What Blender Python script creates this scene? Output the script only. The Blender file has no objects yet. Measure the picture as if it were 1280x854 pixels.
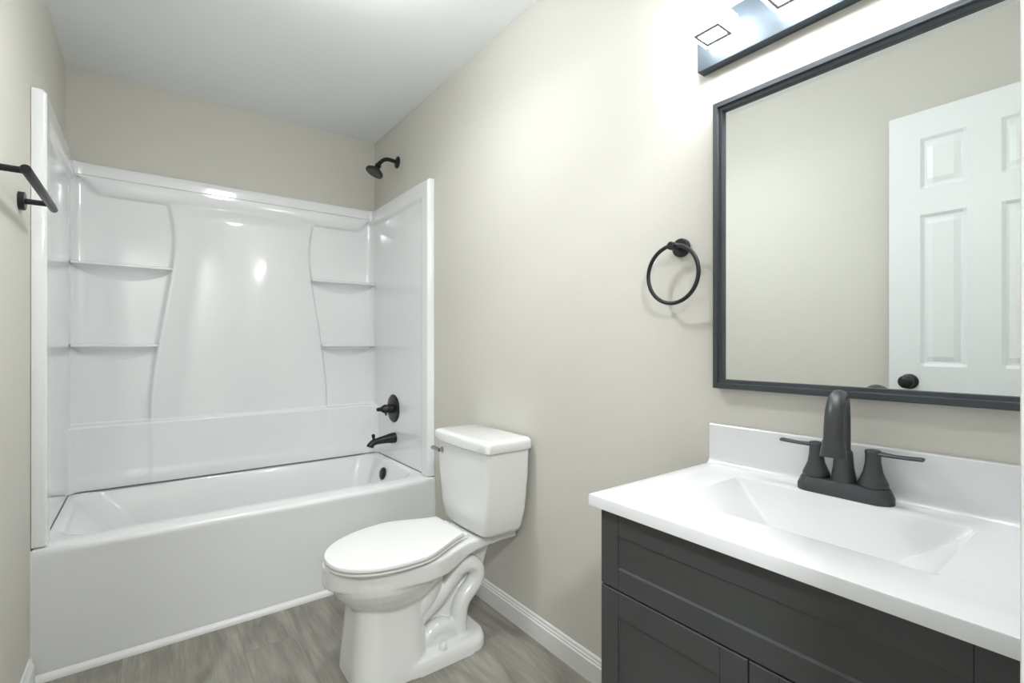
import bpy, bmesh, math, random
from mathutils import Vector, Matrix
PI = math.pi
S = bpy.context.scene
C = S.collection

# ------------------------------------------------------------------ camera, world, light, exposure
W0, W1, YB, ZC = -0.318, 1.206, 3.131, 2.48      # left wall, right wall, back wall, ceiling
CAMZ = 1.14
cam_d = bpy.data.cameras.new('camera'); cam = bpy.data.objects.new('camera', cam_d); C.objects.link(cam)
cam.location = (0, 0, CAMZ); cam.rotation_euler = (PI / 2, 0, -math.radians(36.95))
cam_d.sensor_width = 36; cam_d.lens = 17.0; cam_d.shift_y = 4 / 1280; cam_d.clip_start = 0.02
S.camera = cam
S.view_settings.view_transform = 'Standard'; S.view_settings.look = 'None'
S.view_settings.gamma = 1.0; S.view_settings.use_curve_mapping = False
S.view_settings.exposure = 0.24
wd = bpy.data.worlds.new('world'); S.world = wd; wd.use_nodes = True
wd.node_tree.nodes['Background'].inputs[0].default_value = (0.8, 0.9, 1.0, 1)
wd.node_tree.nodes['Background'].inputs[1].default_value = 0.3
LAMP_E = 38.0         # vanity lamps
HALL_W = 42.0         # unseen lamp added in the hallway, lights the room through the door
GLOBE_E = 18.5        # unseen bathroom ceiling lamp, its globe form added to light the ceiling
CEIL_W = 7.0         # unseen disc light added under the globe for more light downward

# ------------------------------------------------------------------ materials
def mat(name, col, rough=0.5, metal=0.0, coat=0.0, spec=0.5, bump=None, var=None, emit=None):
    m = bpy.data.materials.new(name); m.use_nodes = True
    nt = m.node_tree; b = nt.nodes['Principled BSDF']
    b.inputs['Base Color'].default_value = (*col, 1); b.inputs['Roughness'].default_value = rough
    b.inputs['Metallic'].default_value = metal; b.inputs['Coat Weight'].default_value = coat
    b.inputs['Coat Roughness'].default_value = 0.06; b.inputs['Specular IOR Level'].default_value = spec
    tc = nt.nodes.new('ShaderNodeTexCoord')
    if var:                                    # (scale xyz, amount): slow tonal mottling
        sc, am = var
        mp = nt.nodes.new('ShaderNodeMapping'); mp.inputs['Scale'].default_value = sc
        nz = nt.nodes.new('ShaderNodeTexNoise'); nz.inputs['Scale'].default_value = 1; nz.inputs['Detail'].default_value = 5
        mx = nt.nodes.new('ShaderNodeMix'); mx.data_type = 'RGBA'
        mx.inputs['A'].default_value = (*[c * (1 - am) for c in col], 1)
        mx.inputs['B'].default_value = (*[min(1, c * (1 + am)) for c in col], 1)
        nt.links.new(tc.outputs['Object'], mp.inputs[0]); nt.links.new(mp.outputs[0], nz.inputs['Vector'])
        nt.links.new(nz.outputs[0], mx.inputs['Factor']); nt.links.new(mx.outputs['Result'], b.inputs['Base Color'])
    if bump:                                   # (scale xyz, strength)
        sc, st = bump
        mp = nt.nodes.new('ShaderNodeMapping'); mp.inputs['Scale'].default_value = sc
        nz = nt.nodes.new('ShaderNodeTexNoise'); nz.inputs['Scale'].default_value = 1; nz.inputs['Detail'].default_value = 3
        bp = nt.nodes.new('ShaderNodeBump'); bp.inputs['Strength'].default_value = st; bp.inputs['Distance'].default_value = 0.002
        nt.links.new(tc.outputs['Object'], mp.inputs[0]); nt.links.new(mp.outputs[0], nz.inputs['Vector'])
        nt.links.new(nz.outputs[0], bp.inputs['Height']); nt.links.new(bp.outputs[0], b.inputs['Normal'])
    if emit:
        b.inputs['Emission Color'].default_value = (*emit[0], 1); b.inputs['Emission Strength'].default_value = emit[1]
    return m

M_wall = mat('greige_wall_paint', (0.66, 0.643, 0.586), 0.68, bump=((260, 260, 260), 0.06))
M_ceil = mat('ceiling_paint', (0.90, 0.925, 0.925), 0.8, bump=((200, 200, 200), 0.08))
M_trim = mat('white_trim_paint', (0.82, 0.82, 0.81), 0.35)
M_door = mat('white_door_paint', (0.80, 0.82, 0.83), 0.38, bump=((30, 500, 8), 0.05))
M_acr = mat('white_acrylic', (0.88, 0.89, 0.895), 0.10, coat=0.6, bump=((5, 5, 4), 0.35))
M_tub = mat('white_tub_acrylic', (0.86, 0.875, 0.875), 0.22, coat=0.4)
M_porc = mat('white_porcelain', (0.84, 0.85, 0.84), 0.12, coat=0.5)
M_seat = mat('white_seat_plastic', (0.86, 0.86, 0.85), 0.28)
M_top = mat('white_cultured_marble', (0.80, 0.81, 0.825), 0.2, coat=0.3)
M_blk = mat('matte_black_metal', (0.024, 0.025, 0.027), 0.38, metal=0.35)
M_bronze = mat('oil_rubbed_black', (0.026, 0.026, 0.027), 0.34, metal=0.5)
M_face = mat('grey_nozzle_face', (0.045, 0.045, 0.048), 0.45, bump=((300, 300, 300), 0.6))
M_faucet = mat('gunmetal_faucet', (0.075, 0.08, 0.085), 0.40, metal=0.6)
M_frame = mat('brushed_charcoal_frame', (0.060, 0.068, 0.078), 0.45, metal=0.4, bump=((700, 14, 700), 0.5), var=((500, 10, 500), 0.3))
M_framev = mat('brushed_charcoal_frame_upright', (0.060, 0.068, 0.078), 0.45, metal=0.4, bump=((700, 700, 14), 0.5), var=((500, 500, 10), 0.3))
M_plate = mat('brushed_grey_plate', (0.06, 0.076, 0.09), 0.5, metal=0.5, bump=((300, 6, 300), 0.15))
M_cab = mat('charcoal_cabinet_paint', (0.056, 0.059, 0.060), 0.42, bump=((150, 150, 150), 0.05), var=((9, 9, 9), 0.12))
M_gap = mat('dark_gap', (0.012, 0.012, 0.012), 0.8)
M_chrome = mat('chrome', (0.42, 0.43, 0.44), 0.1, metal=1.0)
M_mirror = mat('mirror_glass', (0.90, 0.93, 0.92), 0.0, metal=1.0)
M_lamp = mat('lit_acrylic', (0.95, 0.96, 1.0), 0.3, emit=((0.955, 0.98, 1.0), LAMP_E))
M_groove = mat('lamp_groove', (0.30, 0.31, 0.33), 0.7, spec=0.1)
M_caulk = mat('dark_joint', (0.16, 0.16, 0.155), 0.8)
M_disc = mat('added_lamp_diffuser', (0.9, 0.9, 0.9), 0.5, emit=((1.0, 0.97, 0.93), 4.0))  # glow of the added hallway lamp

def floor_mat():
    m = bpy.data.materials.new('grey_oak_vinyl_plank'); m.use_nodes = True
    nt = m.node_tree; b = nt.nodes['Principled BSDF']; N = nt.nodes.new; L = nt.links.new
    tc = N('ShaderNodeTexCoord')
    mp = N('ShaderNodeMapping'); mp.inputs['Rotation'].default_value = (0, 0, PI / 2); mp.inputs['Location'].default_value = (0.35, 0.075, 0)
    br = N('ShaderNodeTexBrick'); br.inputs['Scale'].default_value = 1.0
    br.inputs['Brick Width'].default_value = 1.22; br.inputs['Row Height'].default_value = 0.18
    br.inputs['Mortar Size'].default_value = 0.0005; br.offset = 0.37
    br.inputs['Color1'].default_value = (0.0, 0, 0, 1); br.inputs['Color2'].default_value = (1, 1, 1, 1)
    br.inputs['Mortar'].default_value = (0.5, 0.5, 0.5, 1)
    L(tc.outputs['Object'], mp.inputs[0]); L(mp.outputs[0], br.inputs['Vector'])
    # per-plank offset of the grain
    sep = N('ShaderNodeSeparateXYZ'); L(tc.outputs['Object'], sep.inputs[0])
    mul = N('ShaderNodeMath'); mul.operation = 'MULTIPLY'; mul.inputs[1].default_value = 7.0; L(br.outputs['Color'], mul.inputs[0])
    cmb = N('ShaderNodeCombineXYZ'); L(sep.outputs[0], cmb.inputs[0]); L(sep.outputs[1], cmb.inputs[1]); L(mul.outputs[0], cmb.inputs[2])
    def noise(sc, det, dist):
        q = N('ShaderNodeMapping'); q.inputs['Scale'].default_value = sc; L(cmb.outputs[0], q.inputs[0])
        n = N('ShaderNodeTexNoise'); n.inputs['Scale'].default_value = 1; n.inputs['Detail'].default_value = det
        n.inputs['Distortion'].default_value = dist; L(q.outputs[0], n.inputs['Vector']); return n
    a = noise((7, 1.7, 1), 7, 2.2); g = noise((80, 6, 1), 5, 1.0)
    r1 = N('ShaderNodeValToRGB'); L(a.outputs[0], r1.inputs[0])
    r1.color_ramp.elements[0].position = 0.30; r1.color_ramp.elements[0].color = (0.195, 0.184, 0.16, 1)
    r1.color_ramp.elements[1].position = 0.72; r1.color_ramp.elements[1].color = (0.37, 0.353, 0.31, 1)
    r2 = N('ShaderNodeValToRGB'); L(g.outputs[0], r2.inputs[0])
    r2.color_ramp.elements[0].position = 0.3; r2.color_ramp.elements[0].color = (0.84, 0.84, 0.84, 1)
    r2.color_ramp.elements[1].position = 0.7; r2.color_ramp.elements[1].color = (1.1, 1.09, 1.08, 1)
    mx = N('ShaderNodeMix'); mx.data_type = 'RGBA'; mx.blend_type = 'MULTIPLY'; mx.inputs['Factor'].default_value = 1
    L(r1.outputs[0], mx.inputs['A']); L(r2.outputs[0], mx.inputs['B'])
    m2 = N('ShaderNodeMix'); m2.data_type = 'RGBA'; m2.inputs['B'].default_value = (0.16, 0.15, 0.135, 1)
    L(br.outputs['Fac'], m2.inputs['Factor']); L(mx.outputs['Result'], m2.inputs['A'])
    L(m2.outputs['Result'], b.inputs['Base Color'])
    b.inputs['Roughness'].default_value = 0.42
    bp = N('ShaderNodeBump'); bp.inputs['Strength'].default_value = 0.12; bp.inputs['Distance'].default_value = 0.002
    L(g.outputs[0], bp.inputs['Height']); L(bp.outputs[0], b.inputs['Normal'])
    return m
M_floor = floor_mat()

# ------------------------------------------------------------------ helpers
def tag(o, label=None, cat=None, group=None, kind=None):
    if label: o['label'] = label
    if cat: o['category'] = cat
    if group: o['group'] = group
    if kind: o['kind'] = kind
    return o
def thing(name, label, cat, loc, group=None):
    o = bpy.data.objects.new(name, None); o.empty_display_size = 0.05
    C.objects.link(o); o.location = loc
    return tag(o, label, cat, group)
def wloc(o):
    v = Vector((0, 0, 0))
    while o is not None: v += o.location; o = o.parent
    return v
def obj(name, bm, m, parent=None, smooth=35, origin=None):
    """world-space bmesh -> ONE mesh object under parent"""
    bmesh.ops.recalc_face_normals(bm, faces=bm.faces)
    org = Vector(origin) if origin else (wloc(parent) if parent else Vector((0, 0, 0)))
    bmesh.ops.translate(bm, verts=bm.verts, vec=-org)
    me = bpy.data.meshes.new(name); bm.to_mesh(me); bm.free()
    for mm in (m if isinstance(m, (list, tuple)) else [m]): me.materials.append(mm)
    if smooth:
        me.shade_smooth(); me.set_sharp_from_angle(angle=math.radians(smooth))
    o = bpy.data.objects.new(name, me); C.objects.link(o)
    if parent: o.parent = parent; o.location = org - wloc(parent)
    else: o.location = org
    return o
def struct(name, bm, m, smooth=35):
    return tag(obj(name, bm, m, None, smooth), kind='structure')
def box(bm, x0, x1, y0, y1, z0, z1, bev=0.0, seg=2):
    g = bmesh.ops.create_cube(bm, size=1)
    for v in g['verts']:
        v.co = Vector(((x0 + x1) / 2 + v.co.x * (x1 - x0), (y0 + y1) / 2 + v.co.y * (y1 - y0), (z0 + z1) / 2 + v.co.z * (z1 - z0)))
    if bev:
        es = list({e for v in g['verts'] for e in v.link_edges})
        bmesh.ops.bevel(bm, geom=es, offset=bev, segments=seg, affect='EDGES', profile=0.5)
    return bm
def nb(): return bmesh.new()
def boxm(*a, **k): return box(nb(), *a, **k)
def loft(bm, rings, closed=True, cap0=True, cap1=True):
    vr = [[bm.verts.new(p) for p in r] for r in rings]
    n = len(rings[0])
    for a, b in zip(vr, vr[1:]):
        for i in range(n if closed else n - 1):
            j = (i + 1) % n
            bm.faces.new((a[i], a[j], b[j], b[i]))
    if cap0: bm.faces.new(vr[0][::-1])
    if cap1: bm.faces.new(vr[-1])
    return bm
def frame_of(t, ref=Vector((0, 0, 1))):
    t = t.normalized()
    if abs(t.dot(ref)) > 0.95: ref = Vector((1, 0, 0))
    u = t.cross(ref).normalized(); return u, u.cross(t).normalized()
def tube(bm, pts, rad, n=20, su=1.0, sv=1.0, ref=Vector((0, 0, 1)), caps=True):
    """sweep a circle of radius rad (number or list) along pts; su/sv squash it"""
    pts = [Vector(p) for p in pts]; rings = []
    u = None
    for i, p in enumerate(pts):
        t = (pts[min(i + 1, len(pts) - 1)] - pts[max(i - 1, 0)]).normalized()
        if u is None: u, v = frame_of(t, ref)
        else:
            u = (u - t * u.dot(t)).normalized(); v = u.cross(t).normalized()
        r = rad[i] if isinstance(rad, (list, tuple)) else rad
        rings.append([p + u * (r * su * math.cos(2 * PI * k / n)) + v * (r * sv * math.sin(2 * PI * k / n)) for k in range(n)])
    return loft(bm, rings, True, caps, caps)
def lathe(bm, org, axis, prof, n=32):
    """prof: (distance along axis, radius)"""
    a = Vector(axis).normalized(); u, v = frame_of(a); o = Vector(org)
    rings = [[o + a * d + u * (max(r, 1e-5) * math.cos(2 * PI * k / n)) + v * (max(r, 1e-5) * math.sin(2 * PI * k / n)) for k in range(n)] for d, r in prof]
    return loft(bm, rings)
def smooth_path(pts, n=8):
    """Catmull-Rom through tuples of any length"""
    out = []
    P = [pts[0]] + list(pts) + [pts[-1]]
    for i in range(1, len(P) - 2):
        for k in range(n):
            t = k / n
            out.append(tuple(0.5 * (2 * b + (c - a) * t + (2 * a - 5 * b + 4 * c - d) * t * t + (3 * b - a - 3 * c + d) * t ** 3)
                             for a, b, c, d in zip(P[i - 1], P[i], P[i + 1], P[i + 2])))
    out.append(tuple(pts[-1])); return out
def lerp(a, b, t): return a + (b - a) * t
def sst(t): t = max(0, min(1, t)); return t * t * (3 - 2 * t)
def tab(T, x):
    if x <= T[0][0]: return T[0][1]
    for (a, p), (b, q) in zip(T, T[1:]):
        if x <= b: return lerp(p, q, (x - a) / (b - a))
    return T[-1][1]
def stab(T):                                   # smooth table lookup
    D = smooth_path(T, 10); return lambda x: tab(D, x)
def rrect(x0, x1, y0, y1, r, k=8, m=10):
    """rounded rectangle, 4*(k+m) points, counter-clockwise from the lower right straight"""
    r = min(r, (x1 - x0) / 2 - 1e-4, (y1 - y0) / 2 - 1e-4); out = []
    cs = [(x1 - r, y0 + r, -PI / 2), (x1 - r, y1 - r, 0), (x0 + r, y1 - r, PI / 2), (x0 + r, y0 + r, PI)]
    for i, (cx, cy, a) in enumerate(cs):
        for j in range(k):
            t = a + PI / 2 * j / (k - 1); out.append((cx + r * math.cos(t), cy + r * math.sin(t)))
        p = out[-1]; nx, ny, na = cs[(i + 1) % 4]; q = (nx + r * math.cos(na), ny + r * math.sin(na))
        for j in range(1, m + 1):
            t = j / (m + 1); out.append((lerp(p[0], q[0], t), lerp(p[1], q[1], t)))
    return out
def slab(bm, fn, us, vs, back):
    """closed slab: front grid fn(u,v), back grid back(u,v)"""
    F = [[bm.verts.new(fn(u, v)) for v in vs] for u in us]
    B = [[bm.verts.new(back(u, v)) for v in vs] for u in us]
    nu, nv = len(us), len(vs)
    for i in range(nu - 1):
        for j in range(nv - 1):
            bm.faces.new((F[i][j], F[i + 1][j], F[i + 1][j + 1], F[i][j + 1]))
            bm.faces.new((B[i][j], B[i][j + 1], B[i + 1][j + 1], B[i + 1][j]))
    for i in range(nu - 1):
        bm.faces.new((F[i][0], B[i][0], B[i + 1][0], F[i + 1][0])); bm.faces.new((F[i][-1], F[i + 1][-1], B[i + 1][-1], B[i][-1]))
    for j in range(nv - 1):
        bm.faces.new((F[0][j], F[0][j + 1], B[0][j + 1], B[0][j])); bm.faces.new((F[-1][j], B[-1][j], B[-1][j + 1], F[-1][j + 1]))
    return bm
def lin(a, b, n): return [a + (b - a) * i / (n - 1) for i in range(n)]
def extrude_profile(bm, prof, path_pts):
    """sweep closed 2-D profile [(offset, z)] along two points: offset is along given normal"""
    (p, q, nrm) = path_pts
    p, q, nrm = Vector(p), Vector(q), Vector(nrm)
    return loft(bm, [[e + nrm * o + Vector((0, 0, z)) for o, z in prof] for e in (p, q)])

# ------------------------------------------------------------------ the room
YF = 0.047                                      # inner face of the front wall
DX0, DX1, DH = -0.178, 0.505, 2.115             # door opening
struct('floor', boxm(-1.1, 1.8, -1.5, YB + .1, -0.05, 0), M_floor, 0)
struct('ceiling', boxm(-1.1, 1.8, -1.5, YB + .1, ZC, ZC + 0.05), M_ceil, 0)
struct('wall_right', boxm(W1, W1 + .1, -0.063, YB + .1, 0, ZC), M_wall, 0)
struct('wall_left', boxm(W0 - .1, W0, -0.063, YB + .1, 0, ZC), M_wall, 0)
struct('wall_back', boxm(W0, W1, YB, YB + .1, 0, ZC), M_wall, 0)
bm = nb(); box(bm, W0, DX0 - .02, -0.063, YF, 0, ZC); box(bm, DX1 + .02, W1, -0.063, YF, 0, ZC); box(bm, DX0 - .02, DX1 + .02, -0.063, YF, DH + .02, ZC)
struct('wall_front', bm, M_wall, 0)
# hallway behind the camera
bm = nb(); box(bm, -1.1, W0 - .1, -0.063, 0.0, 0, ZC); box(bm, W1 + .1, 1.8, -0.063, 0, 0, ZC)
struct('wall_hall_near', bm, M_wall, 0)
struct('wall_hall_far', boxm(-1.1, 1.8, -1.5, -1.4, 0, ZC), M_wall, 0)
struct('wall_hall_left', boxm(-1.2, -1.1, -1.5, 0, 0, ZC), M_wall, 0)
struct('wall_hall_right', boxm(1.8, 1.9, -1.5, 0, 0, ZC), M_wall, 0)
# door jamb and casing
bm = nb()
box(bm, DX0 - .02, DX0, -0.063, YF + .001, 0, DH); box(bm, DX1, DX1 + .02, -0.063, YF + .001, 0, DH); box(bm, DX0 - .02, DX1 + .02, -0.063, YF + .001, DH, DH + .02)
box(bm, DX1 + .0, DX1 + .06, YF, YF + .012, 0, DH + .06, .003); box(bm, DX0 - .06, DX0 - .002, YF, YF + .012, 0, DH + .06, .003)
box(bm, DX0 - .06, DX1 + .06, YF, YF + .012, DH + .004, DH + .06, .003)
struct('trim_1', bm, M_trim, 30)
# baseboards: 90 mm, with a stepped and rounded head
bprof = [(0, 0), (.013, 0), (.013, .066), (.0095, .070), (.0095, .076), (.006, .080), (.006, .086), (.003, .091), (0, .092)]
struct('baseboard_right', extrude_profile(nb(), bprof, ((W1, 0.70, 0), (W1, 2.268, 0), (-1, 0, 0))), M_trim, 20)
struct('baseboard_left', extrude_profile(nb(), bprof, ((W0, 0.0685, 0), (W0, 2.258, 0), (1, 0, 0))), M_trim, 20)
qr = [(0, 0)] + [(.02 * math.cos(a), .022 * math.sin(a)) for a in lin(0, PI / 2, 8)]
struct('trim_2', extrude_profile(nb(), qr, ((W0 + .014, 2.2705, 0), (W1 - .014, 2.2705, 0), (0, -1, 0))), M_trim, 40)

# six-panel door, swung open beside the left wall
def door():
    y0, y1, x1, x0, H0, H1 = 0.062, 0.694, -0.180, -0.215, 0.012, 2.112
    ya = [y1 - .106, y1 - .106 - .144, y1 - .106 - .144 - .096, y1 - .106 - .144 - .096 - .144]
    cols = [(ya[1], ya[0]), (ya[3], ya[2])]
    rows = [(1.787, 1.998), (1.050, 1.680), (0.26, 0.86)]
    prof = [(0, 0), (.012, .009), (.020, .010), (.040, .003)]     # inset from the panel edge, depth
    def depth(y, z):
        for a, b in cols:
            for c, d in rows:
                e = min(y - a, b - y, z - c, d - z)
                if e > 0:
                    if e >= prof[-1][0]: return prof[-1][1]
                    return tab(prof, e)
        return 0
    ys = sorted({round(v, 5) for a, b in cols for p, _ in prof for v in (a + p, b - p)} | {y0, y1})
    zs = sorted({round(v, 5) for a, b in rows for p, _ in prof for v in (a + p, b - p)} | {H0, H1})
    bm = nb()
    slab(bm, lambda y, z: (x1 - depth(y, z), y, z), ys, zs, lambda y, z: (x0 + depth(y, z), y, z))
    # diagonals of the mitred corners
    d = tag(obj('door_1', bm, M_door, None, 8, origin=(x1, y0, 0)), kind='structure')
    k = nb()
    ky, kz = y1 - .07, 0.985
    lathe(k, (x1 - .002, ky, kz), (1, 0, 0), [(0, .032), (.006, .032), (.010, .026), (.011, .012), (.030, .011), (.034, .020), (.044, .027), (.055, .027), (.062, .022), (.066, .012), (.067, 0)], 28)
    obj('door_knob', k, M_bronze, d)
    k = nb()
    lathe(k, (x0 + .002, ky, kz), (-1, 0, 0), [(0, .032), (.006, .032), (.010, .026), (.011, .012), (.030, .011), (.034, .020), (.044, .027), (.055, .027), (.062, .022), (.066, .012), (.067, 0)], 28)
    obj('door_knob', k, M_bronze, d)
    for z in (.25, 1.05, 1.85):
        k = nb(); lathe(k, (x1 + .004, y0 - .004, z - .045), (0, 0, 1), [(0, .005), (.09, .005)], 10); obj('door_hinge', k, M_bronze, d)
door()

# ------------------------------------------------------------------ bathtub
TZ = 0.447
def bathtub():
    t = thing('bathtub', 'white alcove bathtub with a plain apron, below the moulded surround', 'bathtub', ((W0 + W1) / 2, 2.7, 0))
    x0, x1, y0, y1 = W0 + .001, W1 - .001, 2.278, YB - .001
    def ring(ax0, ax1, ay0, ay1, r, z, bow=0.0, dip=0.0):
        out = []
        for x, y in rrect(ax0, ax1, ay0, ay1, r, 9, 28):
            u = (x - (W0 + W1) / 2) / ((W1 - W0) / 2)
            b = sst((1 - abs(u)) / .35)
            fr = sst((ay0 + .12 - y) / .12)
            out.append((x, y - bow * b * fr, z - dip * b * fr))
        return out
    R = [ring(x0, x1, y0, y1, .004, 0.0), ring(x0, x1, y0, y1, .004, .18, .002), ring(x0, x1, y0, y1, .004, .34, .006), ring(x0, x1, y0, y1, .004, .405, .009),
         ring(x0, x1, y0, y1, .004, .422, .011, .002), ring(x0, x1, y0 + .0025, y1, .004, .434, .012, .003), ring(x0 + .002, x1 - .002, y0 + .008, y1 - .003, .006, .4425, .012, .004),
         ring(x0 + .006, x1 - .006, y0 + .017, y1 - .006, .01, TZ, .012, .004)]
    ox0, ox1, oy0, oy1 = -.262, 1.135, 2.365, 3.015     # basin opening
    R += [ring(ox0 - .012, ox1 + .012, oy0 - .012, oy1 + .008, .10, TZ, .006, .003),
          ring(ox0, ox1, oy0, oy1, .10, TZ - .004), ring(ox0 + .008, ox1 - .006, oy0 + .007, oy1 - .005, .10, TZ - .014)]
    for f, z in ((.25, .36), (.5, .27), (.75, .18), (.9, .13)):
        R.append(ring(ox0 + .02 + .20 * f, ox1 - .012 - .07 * f, oy0 + .015 + .07 * f, oy1 - .01 - .06 * f, .10 + .02 * f, z))
    R.append(ring(ox0 + .26, ox1 - .11, oy0 + .12, oy1 - .11, .12, .105)); R.append(ring(ox0 + .34, ox1 - .18, oy0 + .19, oy1 - .18, .1, .098))
    obj('basin', loft(nb(), R), M_tub, t, 40)
    o = nb()
    lathe(o, (1.112, 2.742, .378), (-1, 0, .22), [(0, .034), (.004, .036), (.010, .035), (.014, .030), (.016, .012), (.0165, 0)], 28)
    tag(obj('overflow_plate', o, M_bronze, t), 'black overflow plate')
    for xw, sg in ((W0, 1), (W1, -1)):
        o = nb(); lathe(o, (xw + sg * .001, 2.2785, .022), (0, 0, 1), [(0, .0045), (.42, .0045)], 10); tag(obj('caulk_bead', o, M_trim, t), 'white caulk bead')
    o = nb(); lathe(o, (.90, 2.69, .0995), (0, 0, 1), [(0, .036), (.004, .036), (.006, .030), (.004, .02), (.010, .018), (.011, 0)], 24)
    tag(obj('drain', o, M_bronze, t), 'black drain')
bathtub()

# ------------------------------------------------------------------ surround
def surround():
    t = thing('tub_surround', 'glossy white moulded tub surround with corner shelves above the bathtub', 'shower surround', (.444, 3.0, TZ))
    cx = .444; zt = 2.012
    ew = stab([(.447, .437), (.60, .437), (.755, .440), (.86, .439), (1.0, .427), (1.14, .409), (1.34, .379), (1.54, .350), (1.66, .338), (1.76, .342), (1.87, .362), (1.96, .40), (2.05, .42)])
    xl, xr = W0 + .0235, W1 - .0235
    def p(x, z):
        d = abs(x - cx); e = ew(z)
        s = sst((e + .012 - d) / .026)
        top = sst((1.93 - z) / .12)                            # centre panel dies into the cove
        centre = .030 + top * (.019 + .030 * max(0, 1 - (d / e) ** 2)) + .004 * max(0, 1 - abs(e - .006 - d) / .012) * top
        v = lerp(.030, centre, s)
        low = sst((.762 - z) / .016)
        v = lerp(v, .094 + .003 * s + .010 * sst((.70 - z) / .25) + (.006 * sst((.52 - z) / .02)), low)
        endf = sst((.730 - d) / .11)                           # round ends of the cove
        zb = 1.945 - .078 * endf
        if z > 1.952: r = .062
        elif z > 1.944: r = .054
        elif z > zb: q = max(0, min(1, (z - zb) / (1.945 - zb))); r = .030 + .030 * math.sqrt(q * (2 - q))
        else: r = 0
        v = max(v, r)
        f = .045                                               # fillet into the side panels
        k = max(0, f - min(x - xl, xr - x)); v += (f - math.sqrt(max(0, f * f - k * k))) * .8
        return v
    xs = sorted(set(lin(xl, xr, 90) + [cx + sgn * (g + q) for sgn in (-1, 1) for g in (.340, .355, .37, .39, .41, .43, .44) for q in (-.008, -.004, 0, .004, .008)]))
    xs = [x for i, x in enumerate(xs) if i == 0 or x - xs[i - 1] > 5e-4]
    zs = sorted(set(lin(TZ + .003, 1.85, 90) + lin(.742, .766, 9) + lin(1.86, 1.94, 14) + [1.943, 1.945, 1.951, 1.953, 1.98, 2.0, 2.006, 2.010, zt]))
    def fr(x, z):
        v = p(x, z) - (.0 if z < 2.0 else .010 * ((z - 2.0) / .012) ** 2)
        return (x, YB - v, z)
    obj('back_panel', slab(nb(), fr, xs, zs, lambda x, z: (x, YB - .002, z)), M_acr, t, 60)
    # side panels: thick lip round the front and top, shallow recess inside
    for sgn, xw in ((-1, W1), (1, W0)):
        ya, yb = 2.283, YB - .032
        def ps(y, z):
            lip = max(sst((2.385 - y) / .035), sst((z - 1.905) / .03))
            v = .024 + .016 * lip
            v -= .012 * sst((2.291 - y) / .008) ** 2 * .6
            v -= .008 * sst((z - 2.002) / .010)
            k = max(0, .05 - (yb - y)); v += (.05 - math.sqrt(max(0, .05 ** 2 - k * k))) * .5
            return v
        ys = sorted(set(lin(ya, ya + .012, 7) + lin(2.30, 2.345, 5) + lin(2.348, 2.387, 10) + lin(2.40, yb - .06, 20) + lin(yb - .055, yb, 10)))
        zz = sorted(set(lin(TZ + .003, 1.90, 40) + lin(1.903, 1.937, 9) + [1.96, 1.98, 2.0] + lin(2.002, zt, 5)))
        obj('side_panel', slab(nb(), lambda y, z: (xw + sgn * ps(y, z), y, z), ys, zz, lambda y, z: (xw + sgn * .0015, y, z)), M_acr, t, 60)
    # four shelves: straight front edge, underside scooped back to the niche
    for side in (-1, 1):
        for z in (1.537, 1.142):
            e = ew(z) - .004
            a, b = (xl + .004, cx - e) if side < 0 else (cx + e, xr - .004)
            us = lin(a, b, 24); rings = []
            for x in us:
                w = max(0, math.sin(PI * (x - a) / (b - a))) ** .7
                dp = .058
                pr = [(YB - .026, z), (YB - .035, z), (YB - .030 - dp + .006, z), (YB - .030 - dp, z - .003), (YB - .030 - dp, z - .011), (YB - .030 - dp + .004, z - .0135)]
                for q in lin(.0, PI / 2, 10)[1:]: pr.append((YB - .029 - (dp - .006) * (1 - math.sin(q)), z - .0135 - (.008 + .068 * w) * (1 - math.cos(q)) ** .72))
                pr.append((YB - .026, z - .024 - .068 * w))
                rings.append([(x, yy, zz2) for yy, zz2 in pr])
            obj('shelf', loft(nb(), rings), M_acr, t, 50)
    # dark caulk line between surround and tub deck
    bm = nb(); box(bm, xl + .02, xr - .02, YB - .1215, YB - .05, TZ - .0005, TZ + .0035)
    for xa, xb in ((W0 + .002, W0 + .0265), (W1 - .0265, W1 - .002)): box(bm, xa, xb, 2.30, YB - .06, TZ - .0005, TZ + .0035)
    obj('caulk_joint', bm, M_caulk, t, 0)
surround()

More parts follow.
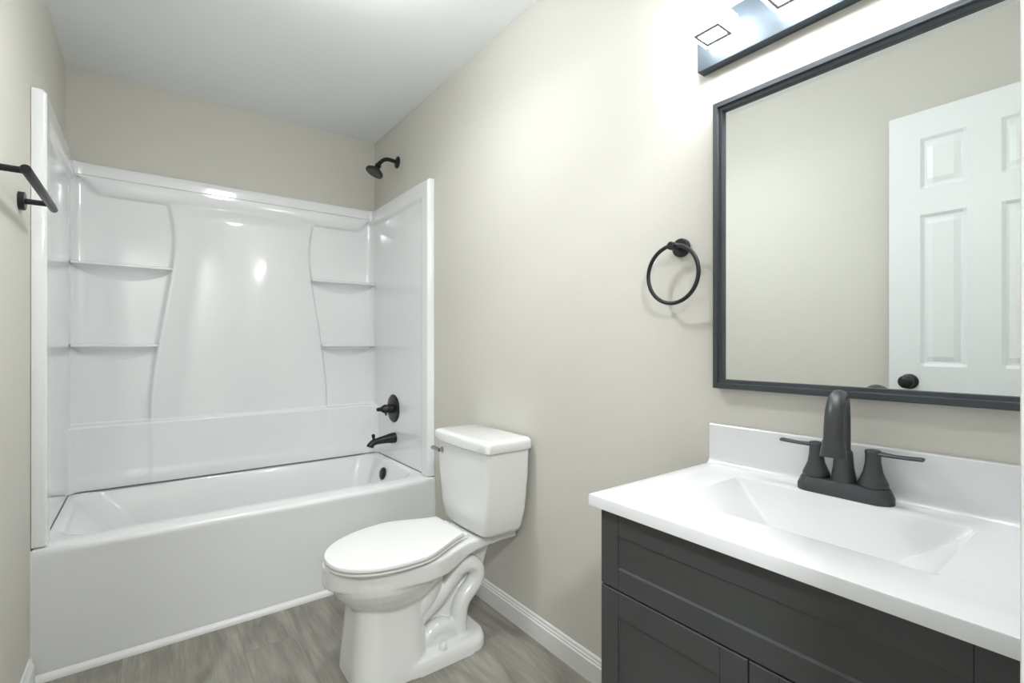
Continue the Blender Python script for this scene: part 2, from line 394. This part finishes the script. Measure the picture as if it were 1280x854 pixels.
# ------------------------------------------------------------------ shower fittings (right end)
XP = W1 - .0242
def fittings():
    t = thing('shower_valve', 'round black shower valve with a short lever, above the tub spout', 'faucet', (XP, 2.755, .757))
    o = nb(); lathe(o, (XP - .0, 2.755, .757), (-1, 0, 0), [(0, .083), (.004, .084), (.010, .078), (.013, .06), (.016, .036), (.016, 0)], 40); obj('escutcheon', o, M_bronze, t)
    o = nb(); lathe(o, (XP - .015, 2.755, .757), (-1, 0, 0), [(0, .030), (.022, .028), (.024, .024), (.034, .024), (.036, .028), (.046, .026), (.066, .014), (.070, .010), (.074, .012), (.088, .011), (.092, .006), (.093, 0)], 28)
    h = obj('handle', o, M_bronze, t)
    o = nb(); tube(o, [(XP - .045, 2.755, .757), (XP - .06, 2.735, .742), (XP - .066, 2.715, .728)], [.008, .007, .006], 12); obj('lever', o, M_bronze, h)
    t = thing('tub_spout', 'black tub spout with a diverter knob, below the round shower valve', 'faucet', (XP, 2.74, .578))
    pts = smooth_path([(XP, 2.74, .583), (XP - .035, 2.74, .582), (XP - .075, 2.74, .578), (XP - .115, 2.74, .573), (XP - .135, 2.74, .567), (XP - .150, 2.74, .552), (XP - .154, 2.74, .544)], 6)
    rr = [tab([(0, .032), (4, .031), (8, .026), (16, .0195), (24, .0185), (30, .020), (36, .0195)], i) for i in range(len(pts))]
    obj('spout_body', tube(nb(), pts, rr, 24), M_bronze, t)
    o = nb(); lathe(o, (XP - .130, 2.74, .582), (-.1, 0, 1), [(0, .008), (.018, .008), (.020, .0105), (.034, .0095), (.036, .006), (.0365, 0)], 18); obj('diverter_knob', o, M_bronze, t)
    t = thing('overhead_shower', 'black round shower head on a short curved arm above the surround', 'shower head', (W1, 2.755, 2.24))
    o = nb(); lathe(o, (W1, 2.755, 2.243), (-1, 0, 0), [(0, .036), (.003, .036), (.008, .030), (.012, .014), (.012, 0)], 30); obj('wall_flange', o, M_bronze, t)
    pts = smooth_path([(W1 - .004, 2.755, 2.243), (W1 - .05, 2.755, 2.248), (W1 - .085, 2.755, 2.240), (W1 - .112, 2.755, 2.215), (W1 - .128, 2.755, 2.195)], 7)
    obj('arm', tube(nb(), pts, .0115, 18), M_bronze, t)
    ax = Vector((-.44, .06, -.88)).normalized(); og = Vector((W1 - .118, 2.755, 2.205))
    o = nb(); lathe(o, og, ax, [(0, .012), (.002, .017), (.016, .018), (.018, .014), (.024, .016), (.030, .022), (.040, .040), (.048, .050), (.058, .053), (.064, .051), (.065, .046), (.063, .0)], 40)
    h = obj('head', o, M_bronze, t)
    o = nb(); lathe(o, og + ax * .0625, ax, [(0, .044), (.003, .043), (.004, .03), (.003, .028), (.005, .012), (.005, 0)], 36); tag(obj('spray_face', o, M_face, h), 'grey spray face')
fittings()

# ------------------------------------------------------------------ towel bar on the left wall, towel ring on the right wall
def towel_hardware():
    xb = W0 + .071; z = 1.583; y0, y1 = 1.708, 2.165
    t = thing('towel_bar', 'black round towel bar mounted on the left wall beside the surround', 'towel bar', (W0, (y0 + y1) / 2, z))
    obj('bar', tube(nb(), [(xb, y0, z), (xb, y0 + .002, z), (xb, y1 - .002, z), (xb, y1, z)], [.0105, .0115, .0115, .0105], 24), M_blk, t)
    for y in (y0 + .020, y1 - .068):
        o = nb(); lathe(o, (W0, y, z), (1, 0, 0), [(0, .028), (.013, .028), (.015, .026), (.015, 0)], 32); obj('rosette', o, M_blk, t)
        obj('post', tube(nb(), [(W0 + .01, y, z), (xb, y, z)], .0085, 18), M_blk, t)
    ry, rz = .803, 1.413
    t = thing('towel_ring', 'black towel ring hanging on the wall beside the mirror', 'towel ring', (W1, ry, rz))
    o = nb(); lathe(o, (W1, ry, rz), (-1, 0, 0), [(0, .026), (.010, .026), (.012, .024), (.012, 0)], 36); obj('rosette', o, M_blk, t)
    o = nb(); lathe(o, (W1 - .01, ry, rz), (-1, 0, 0), [(0, .009), (.028, .009), (.029, .0115), (.046, .0115), (.048, .010), (.048, 0)], 24); obj('post', o, M_blk, t)
    cz = rz - .078; rad = .080
    pts = [(W1 - .047 - .0 + .002 * math.sin(a), ry + rad * math.cos(a), cz + rad * math.sin(a)) for a in lin(0, 2 * PI, 73)[:-1]]
    n = 14; rings = []
    for i, a in enumerate(lin(0, 2 * PI, 73)[:-1]):
        c = Vector((W1 - .047, ry, cz)); d = Vector((0, math.cos(a), math.sin(a)))
        rings.append([c + d * (rad + .0056 * math.cos(2 * PI * k / n)) + Vector((.0056 * math.sin(2 * PI * k / n), 0, 0)) for k in range(n)])
    rings.append(rings[0])
    o = loft(nb(), rings, True, False, False); bmesh.ops.remove_doubles(o, verts=o.verts, dist=1e-5)
    obj('ring', o, M_blk, t)
towel_hardware()

# ------------------------------------------------------------------ toilet
def toilet():
    YC = 1.655
    t = thing('toilet', 'white two-piece toilet with its lid closed, between bathtub and vanity', 'toilet', (.85, YC, 0))
    bm = nb()
    def sring(x, w, zb, zt, n=5.0, k=32):
        out = []
        for i in range(k):
            a = 2 * PI * i / k; c, s = math.cos(a), math.sin(a)
            out.append((x, YC + w * math.copysign(abs(c) ** (2 / n), c), (zb + zt) / 2 + (zt - zb) / 2 * math.copysign(abs(s) ** (2 / n), s)))
        return out
    def hw(x):                                               # plan half-width of the rim
        if x < .755: return .187 * math.sqrt(max(0, 1 - ((.755 - x) / .292) ** 2))
        if x < .99: return lerp(.187, .112, sst((x - .755) / .235))
        return .112
    # rim band running back into the tank deck
    st = [.4632, .4655, .47, .478, .49, .51, .54, .58, .63, .69, .755, .80, .84, .88, .92, .96, 1.0, 1.05, 1.10, 1.15, 1.178, 1.182]
    zbf = stab([(.46, .335), (.75, .333), (.83, .328), (.88, .330), (.94, .345), (1.0, .358), (1.08, .366), (1.2, .368)])
    rings = []
    for x in st: rings.append(sring(x, max(.004, hw(x)), zbf(x), .404, 9))
    loft(bm, rings)
    def egg(z, xf, xb, w, nf=2.2, k=40, sh=.5):
        out = []; xc = lerp(xf, xb, sh)
        for i in range(k):
            a = 2 * PI * i / k; c, s = math.cos(a), math.sin(a)
            r = (xb - xc) if c > 0 else (xc - xf)
            out.append((xc + r * math.copysign(abs(c) ** (2 / nf), c), YC + w * math.copysign(abs(s) ** (2 / nf), s), z))
        return out
    # lower bowl
    loft(bm, [egg(.20, .60, .78, .085), egg(.235, .555, .82, .112), egg(.27, .522, .86, .142), egg(.30, .500, .885, .160), egg(.325, .486, .90, .171), egg(.345, .480, .91, .174), egg(.36, .48, .91, .174)])
    # front column with flat flanks
    def col(z, xf, xb, w, r): return [(x, y, z) for x, y in rrect(xf, xb, YC - w, YC + w, r, 10, 6)]
    loft(bm, [col(0, .535, .800, .142, .085), col(.05, .538, .800, .136, .08), col(.12, .545, .799, .126, .075), col(.2, .552, .798, .118, .07), col(.27, .556, .798, .114, .07), col(.31, .57, .796, .110, .07)])
    # foot
    def foot(z, d, e=0): return [(x, y, z) for x, y in rrect(.66, 1.045 - d, YC - .148 + d + e, YC + .148 - d - e, .085, 10, 6)]
    loft(bm, [foot(0, 0), foot(.030, .002), foot(.045, .008), foot(.053, .020, .004), foot(.056, .04, .01)])
    # core web behind the column
    loft(bm, [[(x, YC + s * w, z) for x, s in ((.74, -1), (xr, -1), (xr, 1), (.74, 1))] for z, xr, w in ((.02, .985, .050), (.12, .995, .046), (.25, 1.06, .046), (.372, 1.095, .060))])
    # trapway: rises, turns over and drops to the foot
    tp = smooth_path([(.77, 0, .165), (.81, 0, .190), (.86, 0, .224), (.90, 0, .263), (.937, 0, .297), (.978, 0, .303), (1.012, 0, .283), (1.018, 0, .246), (.996, 0, .212), (.964, 0, .184), (.946, 0, .153), (.940, 0, .115), (.938, 0, .04)], 8)
    def relief(path, r, off):                                # round pipe on both flanks, solid between
        for sg in (-1, 1): tube(bm, [(x, YC + sg * off, z) for x, _, z in path], r, 20)
        for f in (-.5, 0, .5): tube(bm, [(x, YC + f * off, z) for x, _, z in path], r * .97, 20)
    relief(tp, .0325, .070)
    # second cheek from the bowl's back and the low hump at the foot
    relief(smooth_path([(.76, 0, .195), (.80, 0, .232), (.828, 0, .28), (.842, 0, .34)], 8), .031, .080)
    relief(smooth_path([(.785, 0, .05), (.815, 0, .090), (.855, 0, .103), (.892, 0, .085), (.91, 0, .045)], 8), .032, .070)
    relief([(.79, 0, .062), (.82, 0, .066), (.86, 0, .068), (.90, 0, .058)], .034, .068)
    b = obj('bowl', bm, M_porc, t, 0)
    rm = b.modifiers.new('fuse', 'REMESH'); rm.mode = 'VOXEL'; rm.voxel_size = .004; rm.use_smooth_shade = True
    sm = b.modifiers.new('glaze', 'SMOOTH'); sm.factor = .5; sm.iterations = 5
    for s in (-1, 1):
        o = nb(); lathe(o, (.845, YC + s * .122, .050), (0, 0, 1), [(0, .015), (.012, .0145), (.020, .011), (.024, .005), (.0245, 0)], 20); obj('bolt_cap', o, M_porc, t)
    # seat ring and lid
    def lidw(x, xf, xbk, w0, wb):
        xm = .735
        if x < xm: return w0 * max(0, 1 - max(0, (xm - x) / (xm - xf)) ** 2.15) ** (1 / 2.15)
        u = (x - xm) / (xbk - xm)
        return tab(smooth_path([(0, w0), (.12, w0 * .985), (.24, w0 * .945), (.41, w0 * .855), (.59, w0 * .755), (.77, w0 * .655), (.93, wb * 1.015), (1, wb * .985)], 6), u)
    def outline(xf, xbk, w0, wb, z, k=70):
        th = [xf + (.735 - xf) * (1 - math.cos(a)) for a in lin(0, PI / 2, 26)]
        xs = th + lin(.735, xbk, 26)[1:]
        yc = lambda x: 1.642 + .09 * (x - .70)
        R_ = [(x, yc(x) - lidw(x, xf, xbk, w0, wb), z) for x in xs]
        L_ = [(x, yc(x) + lidw(x, xf, xbk, w0, wb), z) for x in xs[1:]]
        back = [(xbk, yc(xbk) + lidw(xbk, xf, xbk, w0, wb) * q, z) for q in lin(-1, 1, 8)[1:-1]]
        return R_ + back + L_[::-1]
    def layers(spec): return loft(nb(), [outline(.460 + d, .948 - d * .5, .192 - d, .112 - d * .6, z) for z, d in spec])
    obj('seat', layers([(.4035, .022), (.4090, .020), (.4098, .007), (.4115, .0045), (.4155, .0045), (.4168, .007), (.4172, .020), (.4185, .03)]), M_seat, t, 40)
    obj('seat_lid', layers([(.4187, .03), (.4218, .020), (.4222, .005), (.4238, .0025), (.430, .0015), (.4355, .004), (.4375, .010), (.4395, .03), (.441, .07), (.4415, .12)]), M_seat, t, 40)
    for s in (-1, 1):
        o = nb(); box(o, .940, .972, YC + s * .072 - .016, YC + s * .072 + .016, .4035, .424, .006, 3); obj('seat_hinge', o, M_seat, t)
    # tank: tapered, gently bowed front
    def tk(z, xf, xb, ya, yb, r, bow):
        out = []
        for x, y in rrect(xf, xb, ya, yb, r, 7, 12):
            u = (y - (ya + yb) / 2) / ((yb - ya) / 2); out.append((x - bow * (1 - u * u) * sst((xb - x) / (xb - xf) * 1.0), y, z))
        return out
    T = [(.404, 1.045, 1.155, 1.54, 1.78, .03, .004), (.407, 1.020, 1.17, 1.515, 1.80, .03, .006), (.415, 1.008, 1.178, 1.500, 1.814, .028, .009), (.430, 1.003, 1.182, 1.492, 1.820, .026, .011),
         (.50, 1.000, 1.185, 1.481, 1.832, .015, .012), (.62, .995, 1.187, 1.468, 1.846, .015, .012), (.736, .991, 1.188, 1.461, 1.854, .015, .012)]
    obj('tank', loft(nb(), [tk(*a) for a in T]), M_porc, t, 40)
    T = [(.737, .990, 1.187, 1.460, 1.855, .015, .012), (.738, .984, 1.190, 1.452, 1.862, .016, .013), (.742, .981, 1.192, 1.449, 1.865, .017, .014), (.768, .980, 1.192, 1.449, 1.866, .018, .014),
         (.776, .983, 1.190, 1.452, 1.863, .018, .014), (.781, .991, 1.186, 1.460, 1.855, .018, .013), (.783, 1.003, 1.180, 1.472, 1.843, .02, .011)]
    obj('tank_lid', loft(nb(), [tk(*a) for a in T]), M_porc, t, 40)
    o = nb(); lathe(o, (.990, 1.800, .700), (-1, 0, 0), [(0, .013), (.004, .013), (.007, .009), (.020, .008), (.020, 0)], 18)
    f = obj('flush_lever', o, M_chrome, t); tag(f, 'small chrome flush lever')
    o = nb(); tube(o, [(.972, 1.797, .700), (.970, 1.815, .702), (.967, 1.838, .704), (.966, 1.848, .704)], [.0075, .008, .0095, .008], 14); obj('lever_arm', o, M_chrome, f)
toilet()

# ------------------------------------------------------------------ vanity
VY0, VY1, VZ = .062, .711, .830
def vanity():
    xf, xb, ya, yb, zt = .752, W1 - .002, .078, .692, .8055
    t = thing('vanity_cabinet', 'charcoal shaker vanity cabinet with two doors, under the white sink top', 'cabinet', (.98, .39, 0))
    bm = nb(); zc = zt - .0005
    box(bm, xf + .020, xb, yb - .016, yb, .09, zc); box(bm, xf + .020, xb, ya, ya + .016, .09, zc)
    box(bm, xf + .020, xb, ya + .016, yb - .016, .09, .106); box(bm, xb - .010, xb, ya + .016, yb - .016, .106, zc)
    box(bm, xf + .020, xf + .038, ya + .016, yb - .016, zc - .05, zc); box(bm, xf + .020, xf + .038, ya + .016, yb - .016, .62, .67)
    box(bm, xf + .07, xf + .085, ya + .002, yb - .002, 0, .09); box(bm, xf + .085, xb, ya + .002, ya + .018, 0, .09); box(bm, xf + .085, xb, yb - .018, yb - .002, 0, .09)
    obj('body', bm, M_cab, t, 30)
    def panel(name, y0, y1, z0, z1, st, rt, rb):
        """frame-and-panel front, 19 mm thick, face at xf, field recessed"""
        a, b, c, d = y0 + st, y1 - st, z0 + rb, z1 - rt
        bv = .0014; dp = .0034
        def dep(y, z):
            e = min(y - y0, y1 - y, z - z0, z1 - z)
            if e < bv: return bv - e
            i = min(y - a, b - y, (z - c) * .57, d - z)
            return dp if i > .0019 else 0
        ys = [y0, y0 + bv, a, a + .002, b - .002, b, y1 - bv, y1]; zs = [z0, z0 + bv, c, c + .0035, d - .002, d, z1 - bv, z1]
        o = slab(nb(), lambda y, z: (xf + dep(y, z), y, z), ys, zs, lambda y, z: (xf + .0195, y, z))
        # joints of rails and stiles: two hairlines where the rails butt the stiles
        return obj(name, o, M_cab, t, 20)
    panel('drawer_front', ya, yb, .6475, .802, .046, .046, .042)
    mid = .384
    panel('cabinet_door', mid + .0012, yb, .10, .6445, .046, .050, .05)
    panel('cabinet_door', ya, mid - .0012, .10, .6445, .046, .050, .05)
    bm = nb()
    for z0, z1, ys in ((.65, .80, (yb - .046, ya + .046)), (.105, .642, (yb - .046, mid + .047, mid - .047, ya + .046))):
        for y in ys: box(bm, xf - .00008, xf + .004, y - .0006, y + .0006, z0, z1)
    tag(obj('panel_joint', bm, M_gap, t, 0), 'dark hairline joints of the frames')
    # sink top
    t = thing('bathroom_sink', 'white vanity top with a recessed rectangular sink and a low backsplash', 'sink', (.97, .39, VZ - .024))
    x0, x1 = .735, W1 - .001
    bx0, bx1, by0, by1 = .850, 1.108, .178, .592
    def dz(x, y):
        def ramp(e, w, pw): return max(0, min(1, e / w)) ** pw
        if not (bx0 < x < bx1 and by0 < y < by1): return 0
        f = min(ramp(x - bx0, .10, 1.0), ramp(bx1 - x, .085, .75), ramp(by1 - y, .155, .85), ramp(y - by0, .155, .85))
        return .112 * f
    xs = sorted(set([x0, x0 + .0012, x0 + .004, .80] + lin(bx0 - .004, bx1 + .004, 68) + [1.14, 1.17, x1 - .03, x1]))
    ys = sorted(set([VY0, VY0 + .004, .12] + lin(by0 - .004, by1 + .004, 100) + [.64, .68, VY1 - .004, VY1 - .0012, VY1]))
    def fz(x, y):
        e = min(x - x0, VY1 - y); z = VZ
        if e < .004: z -= (.004 - math.sqrt(max(0, .004 ** 2 - (.004 - e) ** 2)))
        return (x, y, z - dz(x, y))
    bm = slab(nb(), fz, xs, ys, lambda x, y: (x, y, VZ - .024 - (dz(x, y) + .004 if dz(x, y) > .005 else 0)))
    for _ in range(2): bmesh.ops.smooth_vert(bm, verts=[v for v in bm.verts if bx0 - .01 < v.co.x < bx1 + .01 and by0 - .01 < v.co.y < by1 + .01 and v.co.z > VZ - .114], factor=.35, use_axis_x=False, use_axis_y=False, use_axis_z=True)
    obj('counter', bm, M_top, t, 28)
    bm = nb()
    prof = [(W1 - .001, VZ - .002), (W1 - .030, VZ - .002), (W1 - .026, VZ + .0008), (W1 - .021, VZ + .004), (W1 - .0175, VZ + .010), (W1 - .017, VZ + .02), (W1 - .017, VZ + .099), (W1 - .015, VZ + .102), (W1 - .001, VZ + .102)]
    loft(bm, [[(x, y, z) for x, z in prof] for y in (VY0, VY1 - .001)])
    obj('backsplash', bm, M_top, t, 30)
    o = nb(); lathe(o, (.985, .385, VZ - .1125), (0, 0, 1), [(0, .030), (.003, .030), (.005, .026), (.004, .020), (.008, .018), (.009, 0)], 24); tag(obj('drain', o, M_faucet, t), 'dark drain')
vanity()

# ------------------------------------------------------------------ faucet
def faucet():
    fx, fy = 1.146, .386
    t = thing('sink_faucet', 'dark gunmetal two-handle faucet with a high arched spout on the sink top', 'faucet', (fx, fy, VZ))
    def st(z, hx, hy): return [(fx + x, fy + y, z) for x, y in rrect(-hx, hx, -hy, hy, hx * .98, 10, 6)]
    obj('base_plate', loft(nb(), [st(VZ - .0005, .0300, .086), st(VZ + .012, .0300, .086), st(VZ + .015, .0285, .0845), st(VZ + .026, .0245, .080), st(VZ + .029, .0225, .078), st(VZ + .030, .019, .074)]), M_faucet, t, 30)
    bm = nb()
    lathe(bm, (fx, fy, VZ + .028), (0, 0, 1), [(0, .0235), (.006, .0225), (.03, .0185), (.060, .0165), (.064, .0150), (.066, .0130)], 32)
    z0 = VZ + .09
    path = [(fx, z0)] + [(fx, z0 + .03)] + [(fx - .001, z0 + .065)]
    cxx, czz, rr = fx - .054, VZ + .153, .053
    for a in lin(.05, PI * .93, 14): path.append((cxx + rr * math.cos(a), czz + rr * math.sin(a)))
    path += [(cxx - rr - .004, czz - .010), (cxx - rr - .006, czz - .026)]
    pp = smooth_path(path, 3)
    rad = [tab([(0, .0125), (.25, .0125), (.55, .0150), (.85, .0162), (1, .0168)], i / (len(pp) - 1)) for i in range(len(pp))]
    sw = lambda x: fy + (x - fx) * .19               # spout swivelled a little towards the door
    tube(bm, [(x, sw(x), z) for x, z in pp], rad, 24)
    s = obj('spout', bm, M_faucet, t, 40)
    ex, ez = pp[-1]
    o = nb(); lathe(o, (ex + .0006, sw(ex), ez + .002), (-.13, -.02, -1), [(0, .0180), (.002, .0184), (.030, .0216), (.0315, .0210), (.0315, .014), (.028, .013), (.028, 0)], 32); obj('aerator', o, M_faucet, s)
    for sg in (1, -1):
        hy = fy + sg * .0508
        o = nb(); lathe(o, (fx, hy, VZ + .0285), (0, 0, 1), [(0, .0235), (.004, .0255), (.008, .0255), (.016, .0220), (.030, .0165), (.048, .0135), (.064, .0130), (.070, .0140), (.073, .0125), (.0745, .006), (.0745, 0)], 32)
        h = obj('handle', o, M_faucet, t, 30)
        zz = VZ + .0955
        k = 1.0 if sg < 0 else .86
        pts = smooth_path([(fx + .008, hy - sg * .006, zz), (fx, hy + sg * .012, zz), (fx - .004, hy + sg * .035 * k, zz), (fx - .006, hy + sg * .060 * k, zz + .001), (fx - .007, hy + sg * .076 * k, zz + .002), (fx - .0072, hy + sg * .081 * k, zz + .001)], 5)
        n = len(pts); w = [tab([(0, .006), (.15, .011), (.4, .0085), (.8, .0095), (.93, .0085), (1, .003)], i / (n - 1)) for i in range(n)]
        obj('lever', tube(nb(), pts, w, 18, su=1.0, sv=.42), M_faucet, h)
faucet()

# ------------------------------------------------------------------ mirror
def mirror():
    y0, y1, z0, z1 = .092, .696, 1.027, 1.769
    t = thing('wall_mirror', 'rectangular wall mirror with a brushed charcoal frame above the sink', 'mirror', (W1, (y0 + y1) / 2, z0))
    prof = [(0, 0), (0, .024), (.002, .026), (.013, .026), (.015, .020), (.023, .019), (.024, .010), (.024, 0)]    # inset from outer edge, height off wall
    cs = [(y0, z0, 1, 1), (y1, z0, -1, 1), (y1, z1, -1, -1), (y0, z1, 1, -1)]
    bm = nb(); V = [[bm.verts.new((W1 - .0005 - h, y + sy * d, z + sz * d)) for d, h in prof] for y, z, sy, sz in cs]
    for i in range(4):
        a, b = V[i], V[(i + 1) % 4]
        for j in range(len(prof)):
            k = (j + 1) % len(prof); f = bm.faces.new((a[j], b[j], b[k], a[k])); f.material_index = i % 2
    obj('frame', bm, [M_frame, M_framev], t, 20)
    obj('mirror_glass', boxm(W1 - .010, W1 - .004, y0 + .0235, y1 - .0235, z0 + .0235, z1 - .0235), M_mirror, t, 0)
mirror()

# ------------------------------------------------------------------ vanity light
def vanity_light():
    ya, yb, za, zb, xf = .068, .737, 1.868, 1.992, W1 - .030
    t = thing('vanity_light', 'grey bar vanity light with square glowing lamps above the mirror', 'wall lamp', (W1, .4, za))
    obj('back_plate', boxm(xf, W1 - .0005, ya, yb, za, zb, .0012, 1), M_plate, t, 30)
    for y in (.662, .488, .314, .140):
        a, b = 1.080, 1.166; c, d = y - .043, y + .043; e, f = 1.911, 1.957
        # clear-edged acrylic block with a square groove round the light panel underneath
        bm = nb(); box(bm, a, b, c, d, e, f, .004, 2)
        l = obj('lamp_shade', bm, M_lamp, t, 30)
        bm = nb()
        g0, g1 = .009, .0165
        for (p, q, r, s) in ((a + g0, b - g0, c + g0, c + g1), (a + g0, b - g0, d - g1, d - g0), (a + g0, a + g1 + .005, c + g1, d - g1), (b - g1 - .005, b - g0, c + g1, d - g1)):
            box(bm, p, q, r, s, e - .0008, e + .001)
        tag(obj('groove', bm, M_groove, l, 0), 'grey square groove')
        o = nb(); box(o, b - .002, xf + .002, y - .018, y + .018, 1.920, 1.948, .003, 2); obj('stem', o, M_plate, t)
vanity_light()

# ------------------------------------------------------------------ unseen lamps: one added in the hallway, one inferred from a surround highlight
def added_hall_lamp(x, y, watts, size, label):  # unseen hallway lamp, added to send light in through the doorway
    t = thing('added_hall_light', label, 'ceiling lamp', (x, y, ZC))
    o = nb(); lathe(o, (x, y, ZC), (0, 0, -1), [(0, size), (.012, size), (.016, size - .008), (.016, 0)], 40); obj('base', o, M_trim, t)
    o = nb(); lathe(o, (x, y, ZC - .015), (0, 0, -1), [(0, size - .015), (.02, size - .03), (.035, size * .6), (.04, 0)], 40); obj('diffuser', o, M_disc, t)
    ld = bpy.data.lights.new('added_hall_glow', 'AREA'); ld.shape = 'DISK'; ld.size = size * 1.8; ld.energy = watts; ld.color = (.955, .98, 1)
    lo = bpy.data.objects.new('added_hall_glow', ld); C.objects.link(lo); lo.parent = t; lo.location = (0, 0, -.058)
def globe_lamp(x, y):  # lamp inferred from a highlight; globe form added for upward light
    t = thing('unseen_globe_light', 'unseen ceiling lamp above the toilet, globe form added for its light', 'ceiling lamp', (x, y, ZC))
    o = nb(); lathe(o, (x, y, ZC), (0, 0, -1), [(0, .07), (.010, .07), (.016, .06), (.018, .014), (.04, .014), (.04, 0)], 32); obj('canopy', o, M_trim, t)
    o = nb(); lathe(o, (x, y, ZC - .03), (0, 0, -1), [(.105 - .105 * math.cos(a), .105 * math.sin(a)) for a in lin(.16, PI, 20)], 32)
    obj('globe', o, mat('lit_globe', (.9, .9, .9), .4, emit=((.955, .98, 1), GLOBE_E)), t)
    ld = bpy.data.lights.new('added_disc_light', 'AREA'); ld.shape = 'DISK'; ld.size = .12; ld.energy = CEIL_W; ld.color = (.955, .98, 1)  # disc light added below the globe to strengthen its downward light
    lo = bpy.data.objects.new('added_disc_light', ld); C.objects.link(lo); lo.parent = t; lo.location = (0, 0, -.243)
added_hall_lamp(-.34, -.85, HALL_W, .16, 'unseen ceiling lamp added in the hallway to light the room through the doorway')
globe_lamp(.48, 1.47)
